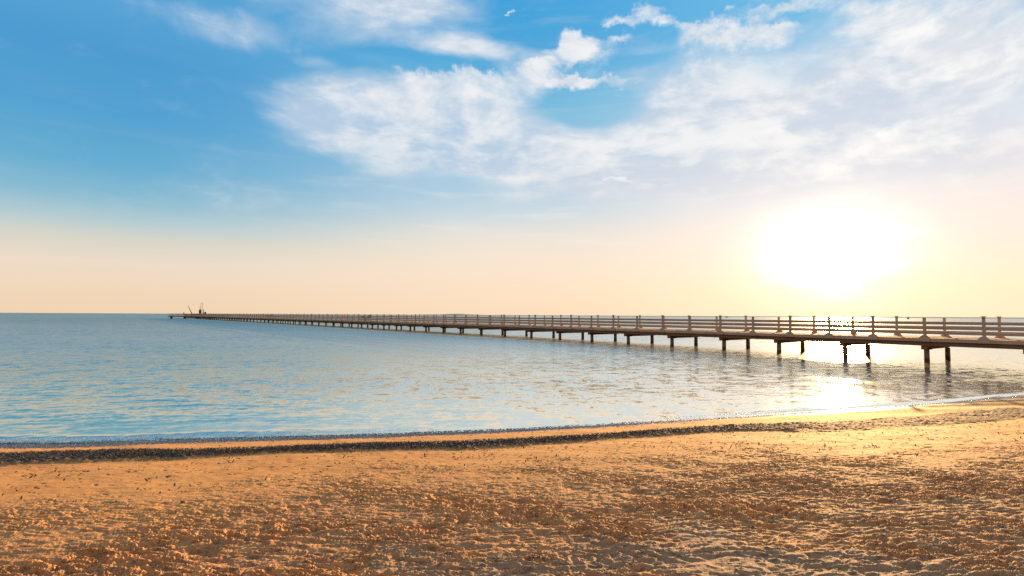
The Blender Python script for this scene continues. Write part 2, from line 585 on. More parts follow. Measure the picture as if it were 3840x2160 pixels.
bh = t.math('MULTIPLY', t.noise(t.vmath('MULTIPLY', pos, (0.8, 1.25, 1.0)), 42.0, 6, 0.68), t.mapr(at_(t, 'churn'), 0, 1, 0.18, 1.0, 'LINEAR'))
nrm = bump(t, bh, 0.010, 1.0)
nrm = bump(t, nC, 0.0012, 1.0, nrm)
rg = t.mapr(at_(t, 'wet'), 0.0, 1.0, 0.85, 0.24)
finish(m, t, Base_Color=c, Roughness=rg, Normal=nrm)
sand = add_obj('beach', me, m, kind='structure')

# ------------------------------------------------------------------ sea
SLOPE_A, SLOPE_B, SLOPE_M = 0.85, 0.14, 0.75
az = polar_azimuths(56.0, 0.11, 1.5)
rr = [1.0, 3.0, 5.0, 6.5, 7.5]
while rr[-1] < 30000:
    r_ = rr[-1]
    rr.append(r_ + (0.035 + 0.0035 * (r_ - 7.5) if r_ < 45 else r_ * 0.035))
rr = np.array(rr)
RR, AA = np.meshgrid(rr, az, indexing='ij')
X = (RR * np.sin(AA)).ravel()
Y = (RR * np.cos(AA)).ravel()
s = sdist(X, Y)
q = np.maximum(-s, 0)
fade = 0.7 * np.exp(-RR.ravel() / 60.0) * (0.12 + 0.88 * sstep(0.2, 5.0, q))
u_ = Y - 0.16 * X
dv = 0.35 * fbm(X * 0.35, Y * 0.35, 2)
Z = fade * (0.030 * fbm(X * 0.45, (u_ + dv) * 1.5, 4, 0.55) + 0.012 * pnoise(X * 1.7 + 5, (u_ + dv) * 5.2) + 0.02 * pnoise(X * 0.2, u_ * 0.45))
lw = np.exp(-((q - 0.62 - 0.10 * fbm(X * 0.8, X * 0.1, 2)) / 0.17) ** 2) * (1 - sstep(-4.8, -2.0, X))
Z += 0.018 * lw * (1 + 1.2 * fbm(X * 3, Y * 3, 2))
lw2 = np.exp(-((q - 0.32 - 0.08 * fbm(X * 0.9 + 8, X * 0.1, 2)) / 0.10) ** 2) * sstep(4.5, 7.5, X)
Z += 0.028 * lw2
Z = np.where(s > 0.5, -0.03, Z)
V = np.stack([X, Y, Z], axis=1)
me = grid_mesh('water', V, len(rr), len(az))
attr(me, 'depth', q)
attr(me, 'ripple', 0.30 + 0.70 * sstep(1.0, 9.0, q) * (1 - 0.35 * sstep(2.0, 10.0, X) * (1 - sstep(10, 20, q))))
m, t = material('sea water')
pos = t.n('ShaderNodeNewGeometry').outputs['Position']
pv = t.vmath('MULTIPLY', pos, (1.0, 1.7, 0.0))
wn = t.n('ShaderNodeTexNoise')
t.link(pos, wn.inputs['Vector'])
wn.inputs['Scale'].default_value = 0.35
pv = t.vmath('ADD', pv, t.vmath('SCALE', t.vmath('SUBTRACT', wn.outputs['Color'], (.5, .5, .5)), scale=1.6))


def slopes(vec, scale, detail, rough):
    nd = t.n('ShaderNodeTexNoise')
    t.link(vec, nd.inputs['Vector'])
    nd.inputs['Scale'].default_value = scale
    nd.inputs['Detail'].default_value = detail
    nd.inputs['Roughness'].default_value = rough
    return t.vmath('SUBTRACT', nd.outputs['Color'], (0.5, 0.5, 0.5))


gust = t.noise(t.vmath('MULTIPLY', pos, (1.0, 2.2, 0.0)), 0.045, 4, 0.5)
rip = t.math('MULTIPLY', at_(t, 'ripple'), t.mapr(gust, 0.38, 0.62, 0.55, 1.3))
sl = t.vmath('ADD', t.vmath('SCALE', slopes(pv, 4.2, 4, 0.85), scale=SLOPE_A), t.vmath('SCALE', slopes(pv, 0.16, 3, 0.7), scale=SLOPE_B))
sl = t.vmath('ADD', sl, t.vmath('SCALE', slopes(t.vmath('MULTIPLY', pv, (1.5, 0.7, 1.0)), 1.1, 3, 0.8), scale=SLOPE_M))
sl = t.vmath('MULTIPLY', t.vmath('SCALE', sl, scale=rip), (0.32, 1.0, 0.0))
geo_n = t.n('ShaderNodeNewGeometry').outputs['Normal']
nrm = t.vmath('NORMALIZE', t.vmath('ADD', geo_n, sl))
shal_sheen = t.mapr(at_(t, 'depth'), 0.0, 45.0, 0.0, 1.0, 'LINEAR')
sx = t.n('ShaderNodeSeparateXYZ')
t.link(pos, sx.inputs[0])
shal_sheen = t.math('MAXIMUM', shal_sheen, t.mapr(t.math('DIVIDE', sx.outputs[0], 1.0), 5.0, -7.0, 0.0, 0.93))
body = t.mix(shal_sheen, (0.78, 0.70, 0.64), (0.010, 0.16, 0.20))  # pale over shallow sand; the pale right side also paints in reflected bright sky
body = t.mix(t.mapr(at_(t, 'depth'), 0.0, 0.5, 0.5, 0.0), body, (0.22, 0.14, 0.07))
rough = t.mapr(at_(t, 'depth'), 1.0, 45.0, 0.10, 0.40, 'LINEAR')
fr = t.n('ShaderNodeFresnel')
fr.inputs['IOR'].default_value = 1.45
t.link(nrm, fr.inputs['Normal'])
fmax = t.mapr(at_(t, 'depth'), 20.0, 160.0, 0.95, 0.68, 'LINEAR')
fmax = t.math('MULTIPLY', fmax, t.mapr(sx.outputs[0], -12.0, 8.0, 0.70, 1.0))
ff = t.math('ADD', t.math('MULTIPLY', fr.outputs[0], fmax), 0.04)
df = t.n('ShaderNodeBsdfDiffuse')
t.link(body, df.inputs['Color'])
gl = t.n('ShaderNodeBsdfGlossy', distribution='GGX')
t.link(rough, gl.inputs['Roughness'])
t.link(nrm, gl.inputs['Normal'])
gl.inputs['Color'].default_value = (1.0, 0.99, 0.90, 1)
mx = t.n('ShaderNodeMixShader')
t.link(ff, mx.inputs[0])
t.link(df.outputs[0], mx.inputs[1])
t.link(gl.outputs[0], mx.inputs[2])
t.link(mx.outputs[0], t.n('ShaderNodeOutputMaterial').inputs[0])
sea = add_obj('water', me, m, kind='structure')

# ------------------------------------------------------------------ seaweed, foam, shell grit
def bits(name, X0, Y0, Z0, L, Wd, bend, mat, **props):
    """many small bent strips lying about, one mesh"""
    n_ = len(X0)
    th = rng.random(n_) * 2 * np.pi
    tilt = rng.normal(0, 0.45, n_)
    V = np.zeros((n_, 6, 3))
    dx, dy = np.cos(th), np.sin(th)
    cx, cy = -dy, dx
    for k, (al, up) in enumerate(((-1, 0.0), (0, 1.0), (1, 0.0))):
        ax = X0 + dx * L * al * 0.5
        ay = Y0 + dy * L * al * 0.5
        a_z = Z0 + up * bend + np.sin(tilt) * L * 0.5 * al
        for j, sg in enumerate((-1, 1)):
            wv_ = Wd * 0.5 * sg * (1.0 if k == 1 else 0.55)
            V[:, k * 2 + j, 0] = ax + cx * wv_
            V[:, k * 2 + j, 1] = ay + cy * wv_
            V[:, k * 2 + j, 2] = a_z + 0.3 * np.abs(wv_) * sg
    base_ = np.arange(n_)[:, None] * 6
    F = np.concatenate([base_ + np.array([0, 2, 3, 1]), base_ + np.array([2, 4, 5, 3])])
    me_ = raw_mesh(name, V.reshape(-1, 3), F, smooth=False)
    return add_obj(name, me_, mat, **props)


def at_s(x, s_):
    """point s_ metres inland of the waterline at X = x"""
    sl_ = (shore_y(x + 1) - shore_y(x - 1)) / 2
    nl = np.sqrt(1 + sl_ * sl_)
    return x + sl_ / nl * s_ * 0, shore_y(x) - s_ * nl


m_weed, t = material('dead seagrass')
pos = t.n('ShaderNodeNewGeometry').outputs['Position']
c = t.mix(t.mapr(t.noise(pos, 60, 3, 0.6), 0.40, 0.66), (0.028, 0.022, 0.018), (0.20, 0.16, 0.12))
finish(m_weed, t, Base_Color=c, Roughness=0.7)
n_ = 30000
x = rng.uniform(-14, 7.0, n_)
x = x[rng.random(len(x)) < np.clip(1.15 - (x + 3) / 8.0, 0.03, 1)]
lo, hi = wr_top(x), wr_bot(x)
sg = lo + (hi - lo) * np.clip(rng.normal(0.55, 0.24, len(x)), -0.1, 1.15)
sg -= 0.10 * fbm(x * 0.7, x * 0, 3)
X0, Y0 = at_s(x, sg)
inb = 1 - np.abs((sg - (lo + hi) / 2) / np.maximum(0.1, (hi - lo) / 2)) ** 2
Z0 = prof(sdist(X0, Y0)) + 0.018 + np.maximum(0, inb) * rng.uniform(0, 0.055, len(x))
bits('seaweed', X0, Y0, Z0, rng.uniform(0.02, 0.07, len(x)), rng.uniform(0.004, 0.012, len(x)), rng.uniform(0.0, 0.02, len(x)), m_weed,
     kind='stuff', label='dark band of washed-up seaweed lying along the wet sand', category='seaweed')
# scattered scraps on the smooth damp sand
n_ = 6500
x = rng.uniform(-13, 14, n_)
lo, hi = wr_bot(x), churn_line(x) + 0.4
sg = lo + (hi - lo) * rng.random(n_) ** 0.9
X0, Y0 = at_s(x, sg)
clus = fbm(X0 * 1.0, Y0 * 3.4, 4)
kp = clus > rng.uniform(-0.1, 0.3, len(X0))
X0, Y0 = X0[kp], Y0[kp]
Z0 = prof(sdist(X0, Y0)) + 0.006
bits('seaweed_scraps', X0, Y0, Z0, rng.uniform(0.015, 0.07, len(X0)), rng.uniform(0.004, 0.02, len(X0)), rng.uniform(0, 0.008, len(X0)), m_weed,
     kind='stuff', label='small dark scraps of seaweed scattered over the smooth damp sand', category='seaweed')

m_foam, t = material('foam')
finish(m_foam, t, Base_Color=(0.82, 0.80, 0.77), Roughness=0.35)


def blobs_mesh(name, X0, Y0, Z0, rad, mat, flat=0.5, **props):
    n_ = len(X0)
    o = np.array([[1, 0, 0], [.5, .87, 0], [-.5, .87, 0], [-1, 0, 0], [-.5, -.87, 0], [.5, -.87, 0], [0, 0, 1]], float)
    rot = rng.random(n_) * 6.28
    jit = 1 + 0.3 * rng.normal(size=(n_, 7, 1))
    B = o[None] * jit
    co, si = np.cos(rot)[:, None], np.sin(rot)[:, None]
    bx = B[:, :, 0] * co - B[:, :, 1] * si
    by = B[:, :, 0] * si + B[:, :, 1] * co
    V = np.stack([X0[:, None] + bx * rad[:, None], Y0[:, None] + by * rad[:, None], Z0[:, None] + B[:, :, 2] * (rad * flat)[:, None]], axis=2)
    base_ = np.arange(n_)[:, None] * 7
    F = np.concatenate([base_ + np.array([i, (i + 1) % 6, 6]) for i in range(6)])
    me_ = raw_mesh(name, V.reshape(-1, 3), F)
    return add_obj(name, me_, mat, **props)


xs, ss, rd = [], [], []
n_ = 9000
x = rng.uniform(-13, -1.5, n_)
f_ = fbm(x * 1.1, x * 0 + 3, 3)
k_ = rng.random(n_) < np.clip(0.75 - (x + 7.5) / 9, 0, 1)
xs.append(x[k_]); ss.append((-0.30 - 0.10 * f_ + rng.normal(0, 0.07, n_))[k_]); rd.append(rng.uniform(0.003, 0.012, n_)[k_])
n_ = 6500
x = rng.uniform(3.0, 16.0, n_)
k_ = rng.random(n_) < np.clip((x - 3.0) / 6, 0, 1)
f_ = fbm(x * 0.9, x * 0 + 9, 3)
xs.append(x[k_]); ss.append((-0.06 - 0.12 * f_ + np.where(rng.random(n_) < 0.5, rng.normal(0.10, 0.025, n_), rng.normal(-0.28, 0.06, n_)))[k_]); rd.append(rng.uniform(0.004, 0.015, n_)[k_])
x = np.concatenate(xs); sg = np.concatenate(ss); rd = np.concatenate(rd)
X0, Y0 = at_s(x, sg)
Z0 = np.maximum(prof(sdist(X0, Y0)), 0.0) + np.where((x < -2) & (sg < -0.1), 0.030, 0.006)
blobs_mesh('foam', X0, Y0, Z0, rd, m_foam, 0.6, kind='stuff', label='thin white foam along the edge of the water', category='foam')

m_peb, t = material('shell grit')
pos = t.n('ShaderNodeNewGeometry').outputs['Position']
c = t.mix(t.mapr(t.noise(pos, 30, 2, 0.5), 0.38, 0.62), (0.09, 0.09, 0.095), (0.40, 0.37, 0.34))
finish(m_peb, t, Base_Color=c, Roughness=0.45)
n_ = 30000
x = rng.uniform(-14, 5.0, n_)
x = x[rng.random(n_) < np.clip(1 - (x + 2) / 6.5, 0.1, 1)]
sg = rng.normal(0.18, 0.19, len(x)) + 0.12 * fbm(x * 0.8, x * 0, 2)
sg = np.clip(sg, -0.15, 0.75)
X0, Y0 = at_s(x, sg)
Z0 = np.maximum(prof(sdist(X0, Y0)), -0.002) + 0.004
blobs_mesh('gravel', X0, Y0, Z0, rng.uniform(0.006, 0.018, len(x)), m_peb, 0.5, kind='stuff',
           label='grey wet shell grit and pebbles at the edge of the water', category='gravel')


# ------------------------------------------------------------------ pier
def wood(name, c1, c2, axis='X', rough=0.8):
    m, t = material(name)
    o = t.n('ShaderNodeTexCoord').outputs['Object']
    st_ = {'X': (0.6, 14, 14), 'Y': (14, 0.6, 14), 'Z': (14, 14, 0.8)}[axis]
    g = t.noise(t.vmath('MULTIPLY', o, st_), 1.0, 5, 0.65)
    b = t.noise(o, 0.9, 4, 0.6)
    c = t.mix(t.mapr(g, 0.3, 0.7), c1, c2)
    c = t.mix(t.mapr(b, 0.45, 0.75, 0, 0.5), c, tuple(v * 0.55 for v in c1))
    finish(m, t, Base_Color=c, Roughness=rough, Normal=bump(t, g, 0.004))
    return m


m_rail = wood('weathered rail wood', (0.56, 0.44, 0.33), (0.74, 0.61, 0.48))
m_post = wood('weathered post wood', (0.56, 0.45, 0.34), (0.74, 0.62, 0.49), 'Z')
m_plank = wood('deck planks', (0.50, 0.30, 0.17), (0.66, 0.42, 0.26), 'Y')
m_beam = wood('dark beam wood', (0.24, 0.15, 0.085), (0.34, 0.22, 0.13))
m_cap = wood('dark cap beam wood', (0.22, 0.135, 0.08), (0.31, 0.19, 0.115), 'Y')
m_fascia = wood('fascia board', (0.62, 0.46, 0.33), (0.76, 0.60, 0.45))
m_pile, t = material('stained pile')
o_ = t.n('ShaderNodeNewGeometry').outputs['Position']
sp = t.n('ShaderNodeSeparateXYZ')
t.link(o_, sp.inputs[0])
nz = t.noise(o_, 9.0, 5, 0.65)
c = t.mix(t.mapr(nz, 0.35, 0.68), (0.24, 0.155, 0.10), (0.42, 0.30, 0.22))
wl = t.mapr(t.math('ADD', sp.outputs[2], t.math('MULTIPLY', nz, 0.25)), 0.24, 0.42, 1.0, 0.0)
c = t.mix(t.math('MULTIPLY', wl, 0.8), c, (0.028, 0.022, 0.014))
finish(m_pile, t, Base_Color=c, Roughness=0.75, Normal=bump(t, nz, 0.02))

pn = gp(3471, 1356, 0.0)                       # foot of the nearest pile in view
XV = 380.0
hd = pdir(XV, 1175)
PD = Vector((hd.x, hd.y, 0)).normalized()      # runs out to sea
PN = Vector((PD.y, -PD.x, 0))                  # across, away from the camera
PIER_DECK = 1.27
RAIL = 1.115
PW = 4.2                                       # deck width
OFFN = -0.60                                   # near deck edge from near pile row
BENT, POST = 4.06, 2.44
pa = math.atan2(PD.y, PD.x)
org = pn + PN * OFFN
pier = bpy.data.objects.new('pier', None)
COL.objects.link(pier)
pier.location = (org.x, org.y, 0)
pier.rotation_euler = (0, 0, pa)
pier['label'] = 'long wooden pier on piles running out to sea with slatted railings'
pier['category'] = 'pier'
# local frame: x along the pier out to sea, y = +left of travel = towards ... ; across away from camera is -y
SG = -1.0


class MB:
    def __init__(self):
        self.v, self.f = [], []

    def box(self, x0, x1, y0, y1, z0, z1, jz=0.0):
        b = len(self.v)
        if y0 > y1:
            y0, y1 = y1, y0
        self.v += [(x0, y0, z0), (x1, y0, z0), (x1, y1, z0), (x0, y1, z0), (x0, y0, z1), (x1, y0, z1 + jz), (x1, y1, z1 + jz), (x0, y1, z1)]
        self.f += [tuple(b + i for i in q) for q in ((0, 3, 2, 1), (4, 5, 6, 7), (0, 1, 5, 4), (1, 2, 6, 5), (2, 3, 7, 6), (3, 0, 4, 7))]
        return self

    def taper(self, cx, cy, z0, z1, a0, b0, a1, b1, dx=0.0, dy=0.0):
        b = len(self.v)
        for (z, a, bb, ox, oy) in ((z0, a0, b0, 0, 0), (z1, a1, b1, dx, dy)):
            self.v += [(cx + ox - a, cy + oy - bb, z), (cx + ox + a, cy + oy - bb, z), (cx + ox + a, cy + oy + bb, z), (cx + ox - a, cy + oy + bb, z)]
        self.f += [tuple(b + i for i in q) for q in ((0, 3, 2, 1), (4, 5, 6, 7), (0, 1, 5, 4), (1, 2, 6, 5), (2, 3, 7, 6), (3, 0, 4, 7))]
        return self

    def tube(self, p, q_, r0, r1=None, n=8):
        r1 = r0 if r1 is None else r1
        p, q_ = Vector(p), Vector(q_)
        d = (q_ - p).normalized()
        a = d.orthogonal().normalized()
        bb = d.cross(a)
        b = len(self.v)
        for c_, r_ in ((p, r0), (q_, r1)):
            for i in range(n):
                an = 2 * math.pi * i / n
                self.v.append(tuple(c_ + (a * math.cos(an) + bb * math.sin(an)) * r_))
        for i in range(n):
            j = (i + 1) % n
            self.f.append((b + i, b + j, b + n + j, b + n + i))
        self.f.append(tuple(b + i for i in reversed(range(n))))
        self.f.append(tuple(b + n + i for i in range(n)))
        return self

    def prism(self, outline, y0, y1):
        """outline in x,z extruded along y"""
        b = len(self.v)
        n = len(outline)
        for y in (y0, y1):
            self.v += [(x, y, z) for x, z in outline]
        for i in range(n):
            j = (i + 1) % n
            self.f.append((b + i, b + j, b + n + j, b + n + i))
        self.f.append(tuple(b + i for i in reversed(range(n))))
        self.f.append(tuple(b + n + i for i in range(n)))
        return self

    def mesh(self, name, bev=0.0):
        me = bpy.data.meshes.new(name)
        me.from_pydata(self.v, [], self.f)
        bm = bmesh.new()
        bm.from_mesh(me)
        bmesh.ops.recalc_face_normals(bm, faces=bm.faces)
        if bev:
            bmesh.ops.bevel(bm, geom=list(bm.edges), offset=bev, segments=1, affect='EDGES', clamp_overlap=True)
        bm.to_mesh(me)
        bm.free()
        return me

    def build(self, name, mat, parent=None, bev=0.0, loc=None, **props):
        o = add_obj(name, self.mesh(name, bev), mat, parent, **props)
        if loc is not None:
            o.location = loc
        return o


def proj_x(v):
    q_ = CM.transposed() @ (v - Vector((0, 0, EYE)))
    return 1920 + FPX * q_.x / -q_.z


def along(px, off):
    """distance along the pier where a plumb line at picture column px stands off metres beyond the near piles"""
    d = pdir(px, 1184)
    o = pn + PN * off
    M = Matrix(((d.x, -PD.x), (d.y, -PD.y)))
    return (M.inverted() @ Vector((o.x, o.y)))[1]


def row(pixels, off, before, after, lo, hi):
    v = [along(p, off) for p in pixels]
    out = [(x_, i) for i, x_ in enumerate(v)]
    i, x_ = 0, v[0]
    while x_ - before > lo:
        x_ -= before
        i -= 1
        out.append((x_, i))
    i, x_ = len(v) - 1, v[-1]
    while x_ + after < hi:
        x_ += after
        i += 1
        out.append((x_, i))
    return sorted(out)



xa = -30.0                       # landward end, out of frame, up the beach
xe = along(727, OFFN)            # seaward end
xe = round(xe / BENT) * BENT
YN, YF = 0.0, SG * PW

# deck planks, laid across
mb = MB()
x = xa
rnd = random.Random(3)
while x < xe:
    wd = 0.142
    j = rnd.uniform(-0.004, 0.004)
    if x > 110:
        wd = 0.6
    mb.box(x, x + wd - 0.008, YN + 0.0 - rnd.uniform(0, 0.01) * 0, YF, PIER_DECK - 0.042 + j, PIER_DECK + j, rnd.uniform(-.003, .003))
    x += wd
mb.build('deck', m_plank, pier)
# edge boards: pale fascia, joints at the posts; darker stringer set back beneath
for yy, sg_ in ((YN, 1), (YF, -1)):
    mb = MB()
    k = math.floor(xa / POST)
    while k * POST < xe:
        mb.box(max(xa, k * POST + 0.004), min(xe, (k + 1) * POST - 0.004), yy, yy + sg_ * 0.045, PIER_DECK - 0.17, PIER_DECK + 0.012 + rnd.uniform(-.004, .004))
        k += 1
    mb.build('edge_board', m_fascia, pier)
    mb = MB()
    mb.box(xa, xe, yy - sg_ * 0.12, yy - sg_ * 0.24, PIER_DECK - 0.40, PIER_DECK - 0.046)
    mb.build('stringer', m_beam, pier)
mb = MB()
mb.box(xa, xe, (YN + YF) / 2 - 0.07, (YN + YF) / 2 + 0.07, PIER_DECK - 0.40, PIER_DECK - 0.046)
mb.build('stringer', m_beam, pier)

# bents: two piles under a cross cap
pile_me = MB().taper(0, 0, -2.2, PIER_DECK - 0.60, 0.125, 0.125, 0.10, 0.10).mesh('pile', 0.012)
pile_me.materials.append(m_pile)
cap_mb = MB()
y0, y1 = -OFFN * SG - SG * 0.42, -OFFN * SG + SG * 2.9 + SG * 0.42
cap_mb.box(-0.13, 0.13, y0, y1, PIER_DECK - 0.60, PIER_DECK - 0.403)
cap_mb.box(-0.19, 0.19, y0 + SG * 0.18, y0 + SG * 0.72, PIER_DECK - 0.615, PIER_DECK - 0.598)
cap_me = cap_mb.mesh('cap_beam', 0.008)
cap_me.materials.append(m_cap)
piles = []


bents = [b[0] for b in row([3471, 3166, 2919, 2713.5, 2519, 2356, 2220, 2100, 1993, 1894, 1806.5, 1728, 1663.5, 1598, 1539.6],
                           0.0, 4.05, 4.6, -27, xe - 0.6)]
order = sorted(bents, key=lambda v: abs(v + 1.0) if v >= 0 else abs(v) * 0.5)
far_mb = MB()
cnt = 0
for xb in order:
    c_ = add_obj('cap_beam', cap_me, None, pier)
    c_.location = (xb, 0, 0)
    for offp in (0.0, 2.9):
        yy = SG * (-OFFN + offp)
        xx = xb + (0.0 if offp == 0 else -0.15)
        if cnt < 100:
            o = add_obj('pile', pile_me, None, pier)
            o.location = (xx, yy, 0)
            o.rotation_euler = (rnd.uniform(-.012, .012), rnd.uniform(-.012, .012), rnd.uniform(-.05, .05))
        else:
            far_mb.taper(xx, yy, -2.2, PIER_DECK - 0.60, 0.165, 0.165, 0.125, 0.125)
        cnt += 1
if far_mb.v:
    far_mb.build('distant_piles', m_pile, pier, kind='stuff')

# railing posts on flared feet, every second one carries a flat cap above the handrail
post_me = MB().box(-0.062, 0.062, -0.055, 0.055, PIER_DECK + 0.05, PIER_DECK + RAIL - 0.035).mesh('railing_post', 0.006)
post_me.materials.append(m_post)
tall_me = MB().box(-0.062, 0.062, -0.055, 0.055, PIER_DECK + 0.05, PIER_DECK + RAIL + 0.03).mesh('railing_post', 0.006)
tall_me.materials.append(m_post)
foot_me = MB()
ol = [(-0.24, -0.165), (0.24, -0.165), (0.24, -0.01), (0.235, 0.03), (0.10, 0.17), (-0.10, 0.17), (-0.235, 0.03), (-0.24, -0.01)]
foot_me.prism([(a, b + PIER_DECK) for a, b in ol], 0.0, 0.07)
foot_me = foot_me.mesh('post_foot', 0.008)
foot_me.materials.append(m_fascia)
capm = MB()
capm.taper(0, 0, PIER_DECK + RAIL + 0.028, PIER_DECK + RAIL + 0.045, 0.072, 0.068, 0.095, 0.09)
capm.box(-0.105, 0.105, -0.10, 0.10, PIER_DECK + RAIL + 0.045, PIER_DECK + RAIL + 0.060)
pcap_me = capm.mesh('post_cap', 0.004)
pcap_me.materials.append(m_post)
near_row = row([3467, 3274, 3109, 2961, 2824, 2700, 2586, 2484.5, 2388.5, 2300, 2218, 2142.5, 2072, 2006.5], OFFN, 2.42, 2.63, xa + 0.3, xe - 1)
far_row = row([3540, 3361, 3197, 3051, 2920, 2798, 2688, 2583, 2490, 2400, 2319, 2243, 2171, 2104, 2042], OFFN + PW, 2.42, 2.7, xa + 0.3, xe - 1)
posts = [(x_, 0, i % 2 != 0) for x_, i in near_row] + [(x_, 1, i % 2 != 0) for x_, i in far_row]
posts.sort(key=lambda p: abs(p[0] + 2) if p[0] > -12 else 500)
farp = MB()
for i, (xx, side, tall) in enumerate(posts):
    yy = YN + 0.05 - 0.06 if side == 0 else YF - 0.05 + 0.06
    yy = YN - 0.012 if side == 0 else YF + 0.012
    if i < 100:
        o = add_obj('railing_post', tall_me if tall else post_me, None, pier)
        o.location = (xx, yy, 0)
        o.rotation_euler = (rnd.uniform(-.01, .01), rnd.uniform(-.012, .012), 0)
        ft = add_obj('post_foot', foot_me, None, o)
        ft.location = (0, 0.0612 if side == 0 else -0.1312, 0)
        if tall:
            add_obj('post_cap', pcap_me, None, o)
    else:
        top = PIER_DECK + RAIL + (0.09 if tall else -0.035)
        farp.box(xx - 0.062, xx + 0.062, yy - 0.055, yy + 0.055, PIER_DECK + 0.014, top)
        farp.box(xx - 0.22, xx + 0.22, yy + (0.058 if side == 0 else -0.128), yy + (0.128 if side == 0 else -0.058), PIER_DECK - 0.165, PIER_DECK + 0.10)
        if tall:
            farp.box(xx - 0.12, xx + 0.12, yy - 0.115, yy + 0.115, top + 0.001, top + 0.025)
farp.build('distant_railing_posts', m_post, pier, kind='stuff')
# rails
for side in (0, 1):
    inn = -1 if side == 0 else 1          # towards the deck
    yp = YN - 0.012 if side == 0 else YF + 0.012
    hb = MB()
    hb.box(xa, xe, yp - 0.085, yp + 0.085, PIER_DECK + RAIL - 0.034, PIER_DECK + RAIL)
    hb.build('handrail', m_rail, pier)
    for zc, hh_ in ((0.80, 0.125), (0.545, 0.14), (0.28, 0.12)):
        rb = MB()
        lo_ = xa
        for hi_ in [v for v, i in (near_row if side == 0 else far_row) if i % 2 == 0] + [xe]:
            rb.box(lo_ + 0.003, hi_ - 0.003, yp + inn * 0.058, yp + inn * 0.096, PIER_DECK + zc - hh_ / 2 + rnd.uniform(-.006, .006), PIER_DECK + zc + hh_ / 2 + rnd.uniform(-.006, .006))
            lo_ = hi_
        rb.build('rail', m_rail, pier)

# T-shaped head at the seaward end
plat = MB()
HY0, HY1 = 6.0, SG * 16.0
while proj_x(org + PD * (xe + 5) - PN * HY0 + Vector((0, 0, PIER_DECK))) > 634:
    HY0 += 0.1
x0h, x1h = xe + 0.01, xe + 7.4
yy = HY1
while yy < HY0:
    plat.box(x0h, x1h, yy, min(yy + 0.28, HY0) - 0.01, PIER_DECK - 0.10, PIER_DECK + 0.02 + rnd.uniform(0, .01))
    yy += 0.28
head = plat.build('head_platform', m_plank, pier)
eb = MB()
eb.box(x0h, x1h, HY0 + 0.002, HY0 + 0.25, PIER_DECK - 0.42, PIER_DECK + 0.03)
eb.box(x0h - 0.15, x0h - 0.002, 0.2, HY0, PIER_DECK - 0.42, PIER_DECK + 0.03)
eb.box(x0h, x1h, 0.0, 0.3, PIER_DECK - 0.6, PIER_DECK - 0.12)
eb.build('edge_beam', m_beam, head)
hp = MB().taper(0, 0, -2.2, PIER_DECK - 0.11, 0.24, 0.24, 0.2, 0.2).mesh('pile', 0.0)
hp.materials.append(m_pile)
for yy in (HY0 - 0.9, HY0 - 0.9 - 5.4, HY0 - 0.9 - 10.8, -7.5, -13.0, -15.4):
    for xx in (x0h + 0.5, x0h + 3.6, x0h + 6.8):
        o = add_obj('pile', hp, None, head)
        o.location = (xx, yy, 0)
hr = MB()
for (ax, ay, bx_, by_) in ((x0h + .2, 2.5, x0h + .2, HY0 - .1), (x0h + .2, HY0 - .1, x1h - .2, HY0 - .1), (x1h - .2, HY0 - .1, x1h - .2, HY1 + .1), (x0h + .2, YF - 2.0, x0h + .2, HY1 + .1)):
    for zc, hh_ in ((1.08, 0.06), (0.80, 0.11), (0.54, 0.11), (0.28, 0.11)):
        hr.box(min(ax, bx_) - 0.03, max(ax, bx_) + 0.03, min(ay, by_) - 0.03, max(ay, by_) + 0.03, PIER_DECK + zc - hh_ / 2, PIER_DECK + zc + hh_ / 2)
hr.build('railing', m_rail, head)
hps = MB()
yy = HY1 + 0.2
while yy < HY0:
    for xx in (x0h + .2, x1h - .2):
        if not (xx < x0h + 1 and YF - 2 < yy < 2.5):
            hps.box(xx - 0.075, xx + 0.075, yy - 0.075, yy + 0.075, PIER_DECK + 0.031, PIER_DECK + 1.16)
    yy += 2.4
hps.build('railing_posts', m_post, head, kind='stuff')

PM = Matrix.Translation(pier.location) @ Matrix.Rotation(pa, 4, 'Z')


def on_pier(lx, ly, lz):
    return PM @ Vector((lx, ly, lz))


# ------------------------------------------------------------------ benches on the pier
m_bench = wood('bench wood', (0.20, 0.10, 0.06), (0.30, 0.16, 0.10))


